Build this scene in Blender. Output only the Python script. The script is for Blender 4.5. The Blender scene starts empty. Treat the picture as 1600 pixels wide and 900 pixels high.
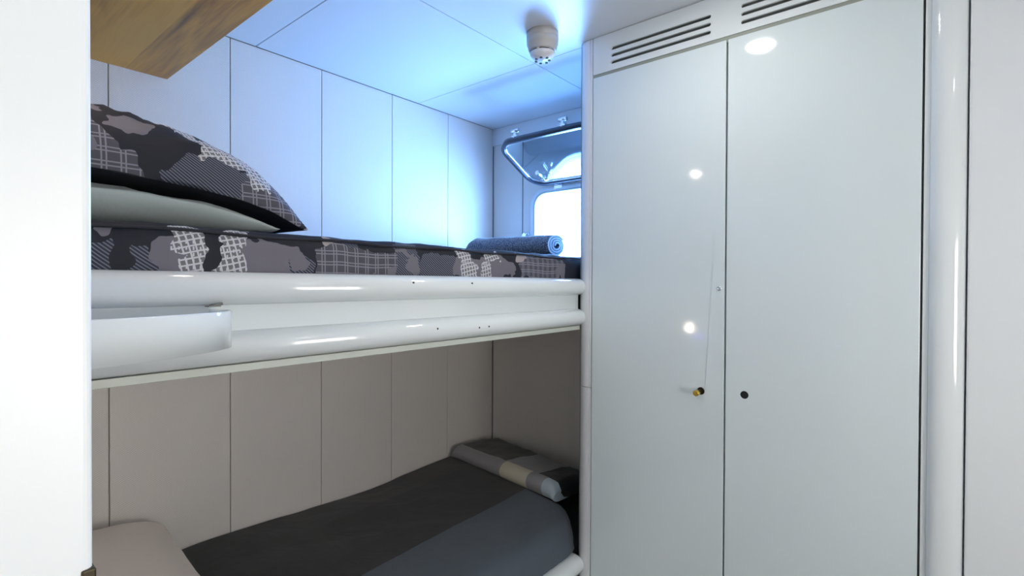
import bpy, bmesh, math, random
from mathutils import Vector, Matrix
from math import sin, cos, pi, radians

random.seed(4)
scene = bpy.context.scene
col = scene.collection

# ------------------------------------------------------------------ camera
yaw, pitch, roll = radians(50.27), radians(-0.529), radians(0.244)
F_PX = 796.9
fwd = Vector((sin(yaw) * cos(pitch), cos(yaw) * cos(pitch), sin(pitch)))
rt = Vector((cos(yaw), -sin(yaw), 0))
up = rt.cross(fwd)
r2 = rt * cos(roll) + up * sin(roll)
u2 = up * cos(roll) - rt * sin(roll)
cam_data = bpy.data.cameras.new('camera')
cam_data.sensor_width = 36.0
cam_data.lens = 36.0 * F_PX / 1600.0
cam_data.clip_start = 0.01
cam = bpy.data.objects.new('camera', cam_data)
col.objects.link(cam)
m = Matrix((r2, u2, -fwd)).transposed().to_4x4()
m.translation = Vector((0, 0, 1.25))
cam.matrix_world = m
scene.camera = cam

# ------------------------------------------------------------------ world and light levels
SKY_COLOR = (0.20, 0.455, 1.0, 1)
SKY_STRENGTH = 66.0
LAMP_EMIT = 150.0          # ceiling downlight beside the wardrobe
READ_EMIT = 260.0          # small light under the oak shelf
BUNK_EMIT = 330.0          # reading light in the lower bunk
CEIL_FILL_EMIT = 36.0  # added fill light on the passage ceiling
WALL_FILL_EMIT = 11.5          # both are unseen fill lights added in the passage behind the camera
scene.view_settings.view_transform = 'Standard'
scene.view_settings.look = 'None'
scene.view_settings.exposure = 0.0
scene.view_settings.gamma = 1.0
scene.view_settings.use_curve_mapping = False

world = bpy.data.worlds.new('world')
scene.world = world
world.use_nodes = True
bg = world.node_tree.nodes['Background']
bg.inputs[0].default_value = SKY_COLOR
bg.inputs[1].default_value = SKY_STRENGTH

# window opening in the end wall
WX, WY0, WY1, WZ0, WZ1 = 1.864, 0.95, 1.405, 1.355, 1.655
pl = bpy.data.lights.new('window_portal', 'AREA')
pl.shape = 'RECTANGLE'
pl.size, pl.size_y = WZ1 - WZ0, WY1 - WY0
pl.cycles.is_portal = True
po = bpy.data.objects.new('window_portal', pl)
col.objects.link(po)
po.location = (WX + 0.055, (WY0 + WY1) / 2, (WZ0 + WZ1) / 2)
po.rotation_euler = (0, radians(90), 0)      # -Z of the light -> -X


# ------------------------------------------------------------------ materials
def new_mat(name):
    mt = bpy.data.materials.new(name)
    mt.use_nodes = True
    nt = mt.node_tree
    return mt, nt, nt.nodes['Principled BSDF']


def simple(name, c, rough=0.5, metal=0.0, spec=0.5, bump=0.0, bscale=200.0, coat=0.0, sheen=0.0):
    mt, nt, b = new_mat(name)
    b.inputs['Base Color'].default_value = (*c, 1)
    b.inputs['Roughness'].default_value = rough
    b.inputs['Metallic'].default_value = metal
    b.inputs['Specular IOR Level'].default_value = spec
    b.inputs['Coat Weight'].default_value = coat
    b.inputs['Coat Roughness'].default_value = 0.06
    b.inputs['Sheen Weight'].default_value = sheen
    if bump:
        tc = nt.nodes.new('ShaderNodeTexCoord')
        n = nt.nodes.new('ShaderNodeTexNoise')
        n.inputs['Scale'].default_value = bscale
        n.inputs['Detail'].default_value = 3
        bp = nt.nodes.new('ShaderNodeBump')
        bp.inputs['Strength'].default_value = bump
        bp.inputs['Distance'].default_value = 0.002
        nt.links.new(tc.outputs['Object'], n.inputs['Vector'])
        nt.links.new(n.outputs['Fac'], bp.inputs['Height'])
        nt.links.new(bp.outputs['Normal'], b.inputs['Normal'])
    return mt


def emit(name, c, s):
    mt, nt, b = new_mat(name)
    b.inputs['Base Color'].default_value = (0.8, 0.8, 0.8, 1)
    b.inputs['Emission Color'].default_value = (*c, 1)
    b.inputs['Emission Strength'].default_value = s
    return mt


WHITE_GLOSS = simple('white_gloss_laminate', (0.80, 0.86, 0.88), 0.09, coat=0.3)
DOOR_WHITE = simple('white_door_laminate', (0.72, 0.815, 0.845), 0.075)
TRIM_WHITE = simple('white_painted_trim', (0.80, 0.83, 0.86), 0.22)
JAMB_WHITE = simple('white_painted_jamb', (0.78, 0.83, 0.86), 0.35)
CEIL_WHITE = simple('white_ceiling_panel', (0.84, 0.87, 0.90), 0.35)
DARK_GAP = simple('dark_gap', (0.05, 0.055, 0.05), 0.8)
SEAM_GREY = simple('grey_seam', (0.19, 0.20, 0.20), 0.8)
BROWN_SEAM = simple('brown_seam', (0.34, 0.31, 0.27), 0.8)
SEAL_GREY = simple('grey_green_seal', (0.30, 0.33, 0.29), 0.6)
BLACK = simple('black_void', (0.006, 0.006, 0.006), 0.7)
BRASS = simple('brass', (0.75, 0.52, 0.10), 0.25, 1.0)
CHROME = simple('chrome', (0.85, 0.87, 0.9), 0.08, 1.0)
GASKET = simple('dark_rubber_gasket', (0.028, 0.035, 0.05), 0.28)
PLASTIC = simple('ivory_plastic', (0.58, 0.56, 0.53), 0.4)
PLASTIC_LT = simple('white_plastic', (0.85, 0.85, 0.85), 0.3)
BEIGE = simple('beige_cotton', (0.82, 0.74, 0.68), 0.85, bump=0.25, bscale=60, sheen=0.2)
SAGE = simple('grey_green_cotton', (0.40, 0.46, 0.45), 0.85, bump=0.3, bscale=90, sheen=0.2)
FLOOR_M = simple('grey_floor', (0.28, 0.25, 0.22), 0.5)


def math_node(nt, op, a, b=None, c=None, clamp=False):
    n = nt.nodes.new('ShaderNodeMath')
    n.operation = op
    n.use_clamp = clamp
    for i, v in enumerate((a, b, c)):
        if v is None:
            continue
        if isinstance(v, (int, float)):
            n.inputs[i].default_value = v
        else:
            nt.links.new(v, n.inputs[i])
    return n.outputs[0]


def wall_vinyl():
    mt, nt, b = new_mat('dimpled_vinyl_wall')
    b.inputs['Base Color'].default_value = (0.76, 0.735, 0.70, 1)
    b.inputs['Roughness'].default_value = 0.42
    tc = nt.nodes.new('ShaderNodeTexCoord')
    sp = nt.nodes.new('ShaderNodeSeparateXYZ')
    nt.links.new(tc.outputs['Object'], sp.inputs[0])
    xy = math_node(nt, 'ADD', sp.outputs['X'], sp.outputs['Y'])
    s1 = math_node(nt, 'SINE', math_node(nt, 'MULTIPLY', xy, 1250.0))
    s2 = math_node(nt, 'SINE', math_node(nt, 'MULTIPLY', sp.outputs['Z'], 1250.0))
    h = math_node(nt, 'MULTIPLY', s1, s2)
    nz = nt.nodes.new('ShaderNodeTexNoise')
    nz.inputs['Scale'].default_value = 14
    nt.links.new(tc.outputs['Object'], nz.inputs['Vector'])
    h2 = math_node(nt, 'MULTIPLY_ADD', nz.outputs['Fac'], 2.0, h)
    bp = nt.nodes.new('ShaderNodeBump')
    bp.inputs['Strength'].default_value = 0.35
    bp.inputs['Distance'].default_value = 0.0006
    nt.links.new(h2, bp.inputs['Height'])
    nt.links.new(bp.outputs['Normal'], b.inputs['Normal'])
    # fine weave, darker in the pits
    mr = nt.nodes.new('ShaderNodeMapRange')
    mr.inputs['From Min'].default_value = -1
    mr.inputs['From Max'].default_value = 1
    mr.inputs['To Min'].default_value = 0.74
    mr.inputs['To Max'].default_value = 1.12
    nt.links.new(h, mr.inputs['Value'])
    mx = nt.nodes.new('ShaderNodeMix')
    mx.data_type = 'RGBA'
    mx.blend_type = 'MULTIPLY'
    mx.inputs['Factor'].default_value = 1.0
    mx.inputs['A'].default_value = (0.83, 0.80, 0.76, 1)
    nt.links.new(mr.outputs[0], mx.inputs['B'])
    nt.links.new(mx.outputs['Result'], b.inputs['Base Color'])
    return mt


WALL_M = wall_vinyl()


def wood():
    mt, nt, b = new_mat('oak_boards')
    tc = nt.nodes.new('ShaderNodeTexCoord')
    sp = nt.nodes.new('ShaderNodeSeparateXYZ')
    nt.links.new(tc.outputs['Object'], sp.inputs[0])
    # each board runs along Y, boards 95 mm wide along X, a tint of its own per board
    bi = math_node(nt, 'FLOOR', math_node(nt, 'MULTIPLY', math_node(nt, 'ADD', sp.outputs['X'], 0.003), 1 / 0.098))
    cmb = nt.nodes.new('ShaderNodeCombineXYZ')
    nt.links.new(bi, cmb.inputs[0])
    wn = nt.nodes.new('ShaderNodeTexWhiteNoise')
    wn.noise_dimensions = '3D'
    nt.links.new(cmb.outputs[0], wn.inputs['Vector'])
    off = math_node(nt, 'MULTIPLY', wn.outputs['Value'], 7.0)
    cmb2 = nt.nodes.new('ShaderNodeCombineXYZ')
    nt.links.new(math_node(nt, 'MULTIPLY', sp.outputs['X'], 9.0), cmb2.inputs[0])
    nt.links.new(math_node(nt, 'MULTIPLY_ADD', sp.outputs['Y'], 0.9, off), cmb2.inputs[1])
    nt.links.new(off, cmb2.inputs[2])
    n1 = nt.nodes.new('ShaderNodeTexNoise')
    n1.inputs['Scale'].default_value = 1.6
    n1.inputs['Detail'].default_value = 5
    n1.inputs['Distortion'].default_value = 0.6
    nt.links.new(cmb2.outputs[0], n1.inputs['Vector'])
    rings = math_node(nt, 'SINE', math_node(nt, 'MULTIPLY', n1.outputs['Fac'], 26.0))
    cmb3 = nt.nodes.new('ShaderNodeCombineXYZ')
    nt.links.new(math_node(nt, 'MULTIPLY', sp.outputs['X'], 260.0), cmb3.inputs[0])
    nt.links.new(math_node(nt, 'MULTIPLY', sp.outputs['Y'], 9.0), cmb3.inputs[1])
    n2 = nt.nodes.new('ShaderNodeTexNoise')
    n2.inputs['Scale'].default_value = 1.0
    n2.inputs['Detail'].default_value = 4
    nt.links.new(cmb3.outputs[0], n2.inputs['Vector'])
    f = math_node(nt, 'MULTIPLY_ADD', rings, 0.075, 0.36)
    f = math_node(nt, 'ADD', f, math_node(nt, 'MULTIPLY', n2.outputs['Fac'], 0.30))
    f = math_node(nt, 'ADD', f, math_node(nt, 'MULTIPLY_ADD', wn.outputs['Value'], 0.45, -0.22), clamp=True)
    cr = nt.nodes.new('ShaderNodeValToRGB')
    e = cr.color_ramp.elements
    e[0].position = 0.05
    e[0].color = (0.42, 0.15, 0.03, 1)
    e[1].position = 0.95
    e[1].color = (1.0, 0.60, 0.12, 1)
    e2 = cr.color_ramp.elements.new(0.45)
    e2.color = (0.90, 0.43, 0.055, 1)
    nt.links.new(f, cr.inputs[0])
    # the dark heart streak (a knot line in one board)
    w = math_node(nt, 'MULTIPLY_ADD', n1.outputs['Fac'], 0.05, -0.025)
    dx = math_node(nt, 'ABSOLUTE', math_node(nt, 'SUBTRACT', math_node(nt, 'ADD', sp.outputs['X'], w), 0.405))
    k = math_node(nt, 'SUBTRACT', 1.0, math_node(nt, 'MULTIPLY', dx, 95.0), clamp=True)
    dy = math_node(nt, 'ABSOLUTE', math_node(nt, 'SUBTRACT', sp.outputs['Y'], 1.26))
    k2 = math_node(nt, 'SUBTRACT', 1.0, math_node(nt, 'MULTIPLY', dy, 3.4), clamp=True)
    k = math_node(nt, 'MULTIPLY', math_node(nt, 'MULTIPLY', k, k2), 0.9)
    mx = nt.nodes.new('ShaderNodeMix')
    mx.data_type = 'RGBA'
    nt.links.new(k, mx.inputs['Factor'])
    nt.links.new(cr.outputs[0], mx.inputs['A'])
    mx.inputs['B'].default_value = (0.16, 0.06, 0.015, 1)
    nt.links.new(mx.outputs['Result'], b.inputs['Base Color'])
    b.inputs['Roughness'].default_value = 0.38
    return mt


WOOD = wood()


def camo(name, layers, uoff=0.0):
    """layers: list of (kind, [(u, v, ru, rv), ...]); colours by kind; coordinates are the cloth's own UV in metres"""
    mt, nt, b = new_mat(name)
    b.inputs['Roughness'].default_value = 0.75
    b.inputs['Sheen Weight'].default_value = 0.0
    uvn = nt.nodes.new('ShaderNodeUVMap')
    uvn.uv_map = 'UVMap'
    sp = nt.nodes.new('ShaderNodeSeparateXYZ')
    nt.links.new(uvn.outputs[0], sp.inputs[0])
    U, V = sp.outputs['X'], sp.outputs['Y']
    nz = nt.nodes.new('ShaderNodeTexNoise')
    nz.inputs['Scale'].default_value = 27
    nz.inputs['Detail'].default_value = 1.5
    nt.links.new(uvn.outputs[0], nz.inputs['Vector'])
    sc = nt.nodes.new('ShaderNodeSeparateColor')
    nt.links.new(nz.outputs['Color'], sc.inputs[0])
    Uw = math_node(nt, 'ADD', U, math_node(nt, 'MULTIPLY_ADD', sc.outputs[0], 0.052, -0.026))
    Vw = math_node(nt, 'ADD', V, math_node(nt, 'MULTIPLY_ADD', sc.outputs[1], 0.052, -0.026))

    def mask(blobs):
        cur = None
        for (cu, cv, ru, rv) in blobs:
            a = math_node(nt, 'MULTIPLY', math_node(nt, 'SUBTRACT', Uw, cu), 1 / ru)
            c = math_node(nt, 'MULTIPLY', math_node(nt, 'SUBTRACT', Vw, cv), 1 / rv)
            d = math_node(nt, 'ADD', math_node(nt, 'POWER', math_node(nt, 'ABSOLUTE', a), 3.0), math_node(nt, 'POWER', math_node(nt, 'ABSOLUTE', c), 3.0))
            cur = d if cur is None else math_node(nt, 'MINIMUM', cur, d)
        return math_node(nt, 'LESS_THAN', cur, 1.0)

    def mix(f, A, B):
        mx = nt.nodes.new('ShaderNodeMix')
        mx.data_type = 'RGBA'
        nt.links.new(f, mx.inputs['Factor'])
        for k, v in (('A', A), ('B', B)):
            if isinstance(v, tuple):
                mx.inputs[k].default_value = (*v, 1)
            else:
                nt.links.new(v, mx.inputs[k])
        return mx.outputs['Result']

    dark = (0.007, 0.009, 0.018)
    # fine diagonal stripes
    st = math_node(nt, 'GREATER_THAN', math_node(nt, 'SINE', math_node(nt, 'MULTIPLY', math_node(nt, 'MULTIPLY_ADD', V, 1.25, U), 900.0)), 0.35)
    stripe = mix(st, (0.018, 0.022, 0.038), (0.15, 0.165, 0.22))
    # plaid
    def lines(coord, per, wid, ph=0.0):
        fr = math_node(nt, 'FRACT', math_node(nt, 'MULTIPLY_ADD', coord, 1 / per, ph))
        return math_node(nt, 'LESS_THAN', fr, wid)
    pl1 = math_node(nt, 'MAXIMUM', lines(U, 0.024, 0.09), lines(U, 0.024, 0.09, 0.75))
    pl2 = math_node(nt, 'MAXIMUM', lines(V, 0.021, 0.10), lines(V, 0.021, 0.10, 0.72))
    pl_ = math_node(nt, 'MAXIMUM', pl1, pl2)
    plaid = mix(math_node(nt, 'MULTIPLY', pl_, 0.6), (0.065, 0.064, 0.085), (0.32, 0.32, 0.38))
    # houndstooth-like broken check
    h1 = math_node(nt, 'MAXIMUM', lines(math_node(nt, 'MULTIPLY_ADD', V, 0.25, U), 0.0098, 0.27), lines(math_node(nt, 'MULTIPLY_ADD', U, -0.25, V), 0.0098, 0.27))
    h2 = math_node(nt, 'MULTIPLY', lines(U, 0.0098, 0.25, 0.45), lines(V, 0.0098, 0.55, 0.2))
    hh = math_node(nt, 'MAXIMUM', h1, h2)
    hound = mix(hh, (0.15, 0.15, 0.165), (0.55, 0.56, 0.60))
    mauve = (0.150, 0.142, 0.172)
    lightm = (0.36, 0.32, 0.33)
    kinds = dict(dark=dark, stripe=stripe, plaid=plaid, hound=hound, mauve=mauve, light=lightm)
    cur = dark
    for kind, blobs in layers:
        cur = mix(mask(blobs), cur, kinds[kind])
    nt.links.new(cur, b.inputs['Base Color'])
    wr = nt.nodes.new('ShaderNodeTexNoise')
    wr.inputs['Scale'].default_value = 16
    wr.inputs['Detail'].default_value = 3
    nt.links.new(uvn.outputs[0], wr.inputs['Vector'])
    bp = nt.nodes.new('ShaderNodeBump')
    bp.inputs['Strength'].default_value = 0.5
    bp.inputs['Distance'].default_value = 0.006
    nt.links.new(wr.outputs['Fac'], bp.inputs['Height'])
    nt.links.new(bp.outputs['Normal'], b.inputs['Normal'])
    return mt


# ------------------------------------------------------------------ mesh helpers
def add_box(bm, x0, x1, y0, y1, z0, z1, mi=0):
    vs = [bm.verts.new((x, y, z)) for x in (x0, x1) for y in (y0, y1) for z in (z0, z1)]
    for f in ((0, 1, 3, 2), (4, 6, 7, 5), (0, 4, 5, 1), (2, 3, 7, 6), (0, 2, 6, 4), (1, 5, 7, 3)):
        fc = bm.faces.new([vs[i] for i in f])
        fc.material_index = mi
    return vs


def obj(name, bm, mats, parent=None, smooth=False, bevel=0.0, segs=2, subsurf=0, angle=None):
    bmesh.ops.recalc_face_normals(bm, faces=bm.faces)
    me = bpy.data.meshes.new(name)
    bm.to_mesh(me)
    bm.free()
    if not isinstance(mats, (list, tuple)):
        mats = [mats]
    for mt in mats:
        me.materials.append(mt)
    o = bpy.data.objects.new(name, me)
    col.objects.link(o)
    if parent:
        o.parent = parent
        o.matrix_parent_inverse = Matrix.Translation(-parent.location) if False else Matrix()
    if smooth:
        for p in me.polygons:
            p.use_smooth = True
        if angle:
            me.set_sharp_from_angle(angle=radians(angle))
    if bevel:
        md = o.modifiers.new('bevel', 'BEVEL')
        md.width = bevel
        md.segments = segs
        md.limit_method = 'ANGLE'
    if subsurf:
        md = o.modifiers.new('subsurf', 'SUBSURF')
        md.levels = md.render_levels = subsurf
    return o


def shift(bm, loc):
    bmesh.ops.translate(bm, verts=bm.verts, vec=-Vector(loc))
    return bm


def thing(name, label, cat, loc, group=None):
    o = bpy.data.objects.new(name, None)
    o.empty_display_size = 0.05
    col.objects.link(o)
    o.location = loc
    o['label'] = label
    o['category'] = cat
    if group:
        o['group'] = group
    return o


def tag(o, label, cat, group=None):
    o['label'] = label
    o['category'] = cat
    if group:
        o['group'] = group
    return o


def part(name, bm, mats, par, **k):
    """a part whose mesh was written in world coordinates, parented to a thing standing at par.location"""
    p = par
    loc = Vector((0, 0, 0))
    while p is not None:
        loc += p.location
        p = p.parent
    shift(bm, loc)
    return obj(name, bm, mats, par, **k)


def struct(name, bm, mats, **k):
    o = obj(name, bm, mats, **k)
    o['kind'] = 'structure'
    return o


def tube(bm, pts, r, n=12, caps=True, mi=0):
    rings = []
    pts = [Vector(p) for p in pts]
    for i, p in enumerate(pts):
        if i == 0:
            d = pts[1] - p
        elif i == len(pts) - 1:
            d = p - pts[i - 1]
        else:
            d = pts[i + 1] - pts[i - 1]
        d.normalize()
        a = Vector((0, 0, 1)) if abs(d.z) < 0.9 else Vector((1, 0, 0))
        s = d.cross(a).normalized()
        t = d.cross(s).normalized()
        rr = r[i] if isinstance(r, (list, tuple)) else r
        rings.append([bm.verts.new(p + (s * cos(2 * pi * k / n) + t * sin(2 * pi * k / n)) * rr) for k in range(n)])
    for a, b_ in zip(rings, rings[1:]):
        for k in range(n):
            f = bm.faces.new((a[k], a[(k + 1) % n], b_[(k + 1) % n], b_[k]))
            f.material_index = mi
            f.smooth = True
    if caps:
        for rg in (rings[0], rings[-1]):
            f = bm.faces.new(rg)
            f.material_index = mi
    return rings


def lathe(bm, prof, centre, axis='Z', n=40, mi=0):
    """prof: list of (radius, height)"""
    c = Vector(centre)
    rings = []
    for r, h in prof:
        rg = []
        for k in range(n):
            a = 2 * pi * k / n
            if axis == 'Z':
                v = Vector((r * cos(a), r * sin(a), h))
            elif axis == 'X':
                v = Vector((h, r * cos(a), r * sin(a)))
            else:
                v = Vector((r * cos(a), h, r * sin(a)))
            rg.append(bm.verts.new(c + v))
        rings.append(rg)
    for a, b_ in zip(rings, rings[1:]):
        for k in range(n):
            f = bm.faces.new((a[k], a[(k + 1) % n], b_[(k + 1) % n], b_[k]))
            f.material_index = mi
            f.smooth = True
    for rg in (rings[0], rings[-1]):
        f = bm.faces.new(rg)
        f.material_index = mi


def rrect(y0, y1, z0, z1, r, n=8):
    pts = []
    for (cy, cz, a0) in ((y1 - r, z1 - r, 0), (y0 + r, z1 - r, 90), (y0 + r, z0 + r, 180), (y1 - r, z0 + r, 270)):
        for k in range(n + 1):
            a = radians(a0 + 90 * k / n)
            pts.append((cy + r * cos(a), cz + r * sin(a)))
    return pts


def plate_with_holes(x0, x1, outer, holes, to3=None):
    """flat plate between x0 and x1 (plane YZ) with holes cut through it"""
    bm = bmesh.new()
    edges = []
    for loop in [outer] + holes:
        vs = [bm.verts.new((x0, y, z)) for y, z in loop]
        for i in range(len(vs)):
            edges.append(bm.edges.new((vs[i], vs[(i + 1) % len(vs)])))
    bmesh.ops.triangle_fill(bm, use_beauty=True, edges=edges)
    bmesh.ops.dissolve_limit(bm, angle_limit=0.001, verts=bm.verts, edges=bm.edges)
    ret = bmesh.ops.extrude_face_region(bm, geom=bm.faces[:])
    vv = [g for g in ret['geom'] if isinstance(g, bmesh.types.BMVert)]
    bmesh.ops.translate(bm, verts=vv, vec=(x1 - x0, 0, 0))
    return bm


def moulding(bm, prof, x0, x1, cap=0.02, steps=6, yback=None, left_cap=False):
    """half-round moulding along X; prof = list of (y, z) open curve; the end is rounded off"""
    cy = max(p[0] for p in prof)
    cz = sum(p[1] for p in prof) / len(prof)
    stations = [(x0, 1.0)]
    stations += [(x1 - cap, 1.0)]
    for i in range(1, steps + 1):
        a = (i / steps) * pi / 2 * 0.97
        stations.append((x1 - cap + cap * sin(a), cos(a) ** 0.7))
    rings = []
    for x, s in stations:
        rings.append([bm.verts.new((x, cy + (y - cy) * s, cz + (z - cz) * (0.35 + 0.65 * s))) for y, z in prof])
    n = len(prof)
    for a, b_ in zip(rings, rings[1:]):
        for k in range(n):
            f = bm.faces.new((a[k], a[(k + 1) % n], b_[(k + 1) % n], b_[k]))
            f.smooth = True
    bm.faces.new(rings[0])
    bm.faces.new(rings[-1])


def half_round(yb, yf, z0, z1, n=14):
    """profile: flat back at y=yb, round nose reaching y=yf"""
    c = (z0 + z1) / 2
    h = (z1 - z0) / 2
    pts = []
    for i in range(n + 1):
        a = pi / 2 - pi * i / n
        pts.append((yb - (yb - yf) * abs(cos(a)) ** 0.75, c + h * math.copysign(abs(sin(a)) ** 0.85, sin(a))))
    return pts


def noise3(x, y, z):
    from mathutils import noise
    return noise.noise(Vector((x, y, z)))


# ------------------------------------------------------------------ room shell
RX0, RX1 = -0.42, 1.864        # head wall / end wall
YB = 1.672                     # back wall
YF = -0.95
ZC = 2.0
CABX = 1.361

bm = bmesh.new()
add_box(bm, RX0 - 0.1, RX1 + 0.1, YF - 0.1, YB + 0.1, -0.05, 0)
struct('floor', bm, FLOOR_M)

# ceiling: backing plus panels with fine joints
bm = bmesh.new()
add_box(bm, RX0 - 0.05, RX1 + 0.05, YF - 0.05, YB + 0.05, ZC + 0.005, ZC + 0.04, 1)
xs = [RX0, 0.73, 1.392, RX1]
ys = [YF, 1.06, YB]
g = 0.0014
for a, b_ in zip(xs, xs[1:]):
    for c, d in zip(ys, ys[1:]):
        add_box(bm, a + g, b_ - g, c + g, d - g, ZC, ZC + 0.006, 0)
struct('ceiling', bm, [CEIL_WHITE, SEAM_GREY], bevel=0.001)

# back wall of vertical panels
bm = bmesh.new()
add_box(bm, RX0 - 0.05, RX1 + 0.05, YB + 0.005, YB + 0.05, 0, ZC + 0.02, 1)
px = [RX0, 0.05, 0.3535, 0.654, 0.9575, 1.2605, 1.5635, RX1]
for i, (a, b_) in enumerate(zip(px, px[1:])):
    add_box(bm, a + 0.0012, b_ - 0.0012, YB, YB + 0.006, 0, ZC - 0.001, 0)
struct('wall_back', bm, [WALL_M, BROWN_SEAM], bevel=0.0015)

# end wall with the window opening
outer = [(YF, 0), (YB, 0), (YB, ZC), (YF, ZC)]
bm = plate_with_holes(RX1, RX1 + 0.05, outer, [rrect(WY0, WY1, WZ0, WZ1, 0.06)])
struct('wall_end', bm, WALL_M)
bm = bmesh.new()
add_box(bm, RX0 - 0.05, RX0, YF, YB, 0, ZC)
struct('wall_head', bm, WALL_M)
bm = bmesh.new()
add_box(bm, RX0 - 0.05, RX1 + 0.05, YF - 0.05, YF, 0, ZC)
struct('wall_passage', bm, JAMB_WHITE)

# door jamb beside the camera
bm = bmesh.new()
add_box(bm, RX0, 0.0605, 0.315, 0.355, 0, ZC - 0.0005)
j = struct('wall_left', bm, JAMB_WHITE, bevel=0.004, segs=4)
# wall right of the wardrobe
bm = bmesh.new()
add_box(bm, CABX - 0.012, RX1, YF, -0.048, 0, ZC - 0.0005)
struct('wall_right', bm, JAMB_WHITE, bevel=0.003)
# skirting fascia on top of the end wall and the upright joint beside the window
bm = bmesh.new()
add_box(bm, RX1 - 0.008, RX1, 0.872, YB - 0.002, 1.918, ZC - 0.001)
struct('trim_1', bm, TRIM_WHITE, bevel=0.0015)
bm = bmesh.new()
add_box(bm, RX1 - 0.0025, RX1, 1.484, 1.4875, 1.345, 1.917)
struct('trim_2', bm, SEAM_GREY)
bm = bmesh.new()
add_box(bm, RX1 - 0.004, RX1, YB - 0.005, YB - 0.0005, 0.3, 1.917)
struct('trim_3', bm, SEAM_GREY)

# ------------------------------------------------------------------ window
win = bpy.data.objects.new('window_1', None)
col.objects.link(win)
win.location = (WX, (WY0 + WY1) / 2, WZ0)
win['kind'] = 'structure'


def ring_mesh(bm, outer2, inner2, x_out, x_in, x_b):
    """rounded frame: outer loop at x_out, crest, inner loop running to x_b"""
    n = len(outer2)
    mid = [((a[0] + c[0]) / 2, (a[1] + c[1]) / 2) for a, c in zip(outer2, inner2)]
    loops = [[(x_out, *p) for p in outer2], [(x_in, *[(3 * q + w) / 4 for q, w in zip(o_, m_)]) for o_, m_ in zip(outer2, mid)],
             [(x_in, *[(3 * q + w) / 4 for q, w in zip(o_, m_)]) for o_, m_ in zip(inner2, mid)], [(x_in + 0.004, *p) for p in inner2], [(x_b, *p) for p in inner2],
             [(x_b, *p) for p in outer2]]
    rows = [[bm.verts.new(v) for v in L] for L in loops]
    rows.append(rows[0])
    for a, b_ in zip(rows, rows[1:]):
        for k in range(n):
            bm.faces.new((a[k], a[(k + 1) % n], b_[(k + 1) % n], b_[k])).smooth = True


bm = bmesh.new()
ring_mesh(bm, rrect(WY0 - 0.035, WY1 + 0.033, WZ0 - 0.035, WZ1 + 0.030, 0.085), rrect(WY0 + 0.003, WY1 - 0.003, WZ0 + 0.003, WZ1 - 0.003, 0.058), WX - 0.0005, WX - 0.014, WX + 0.052)
part('window_frame', bm, JAMB_WHITE, win)
bm = bmesh.new()
ring_mesh(bm, rrect(WY0 - 0.006, WY1 + 0.006, WZ0 - 0.006, WZ1 + 0.006, 0.064), rrect(WY0 + 0.004, WY1 - 0.004, WZ0 + 0.004, WZ1 - 0.004, 0.058), WX - 0.013, WX - 0.019, WX - 0.010)
part('window_seal', bm, simple('white_seal', (0.55, 0.60, 0.66), 0.5), win)

# the tilted sash: local axes: y stays y, q runs from the hinge (top of opening) up and into the room
HX, HZ = WX - 0.022, 1.695
q_dir = Vector((1.601 - WX, 0, 1.828 - 1.695)).normalized()
n_dir = Vector((0, 1, 0)).cross(q_dir)          # normal of the sash
if n_dir.z > 0:
    n_dir = -n_dir                              # points down to the bunk
SL = 0.30


def sash3(y, q, h):
    return Vector((HX, y, HZ)) + q_dir * q + n_dir * h


SY0, SY1 = 0.93, 1.402


def sash_ring(bm, o_in, w, h0, h1, r):
    a = rrect(SY0 + o_in, SY1 - o_in, o_in, SL - o_in, r)
    c = rrect(SY0 + o_in + w, SY1 - o_in - w, o_in + w, SL - o_in - w, max(r - w, 0.01))
    L = [[sash3(y, q, h0) for y, q in a], [sash3(y, q, h1) for y, q in a], [sash3(y, q, h1) for y, q in c], [sash3(y, q, h0) for y, q in c]]
    rows = [[bm.verts.new(v) for v in l_] for l_ in L]
    rows.append(rows[0])
    n = len(a)
    for x, z in zip(rows, rows[1:]):
        for k in range(n):
            bm.faces.new((x[k], x[(k + 1) % n], z[(k + 1) % n], z[k])).smooth = True


bm = bmesh.new()
sash_ring(bm, 0, 0.016, -0.006, 0.014, 0.075)
sf = part('sash_frame', bm, GASKET, win)
bm = bmesh.new()
sash_ring(bm, 0.016, 0.005, -0.004, 0.011, 0.060)
part('glazing_bead', bm, CHROME, sf)
glass, nt, b = new_mat('sash_glass')
tr = nt.nodes.new('ShaderNodeBsdfTransparent')
tr.inputs[0].default_value = (0.78, 0.86, 0.92, 1)
gl = nt.nodes.new('ShaderNodeBsdfGlossy')
gl.inputs['Roughness'].default_value = 0.02
lw = nt.nodes.new('ShaderNodeLayerWeight')
lw.inputs['Blend'].default_value = 0.5
fr = nt.nodes.new('ShaderNodeMath')
fr.operation = 'MULTIPLY_ADD'
fr.use_clamp = True
fr.inputs[1].default_value = 0.35
fr.inputs[2].default_value = 0.06
nt.links.new(lw.outputs['Facing'], fr.inputs[0])
ms = nt.nodes.new('ShaderNodeMixShader')
nt.links.new(fr.outputs[0], ms.inputs[0])
nt.links.new(tr.outputs[0], ms.inputs[1])
nt.links.new(gl.outputs[0], ms.inputs[2])
nt.links.new(ms.outputs[0], nt.nodes['Material Output'].inputs['Surface'])
bm = bmesh.new()
pts = rrect(SY0 + 0.018, SY1 - 0.018, 0.018, SL - 0.018, 0.058)
va = [bm.verts.new(sash3(y, q, 0.001)) for y, q in pts]
vb = [bm.verts.new(sash3(y, q, 0.006)) for y, q in pts]
bm.faces.new(va)
bm.faces.new(vb)
for k in range(len(pts)):
    bm.faces.new((va[k], va[(k + 1) % len(pts)], vb[(k + 1) % len(pts)], vb[k]))
part('glass_pane', bm, glass, sf)
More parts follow.
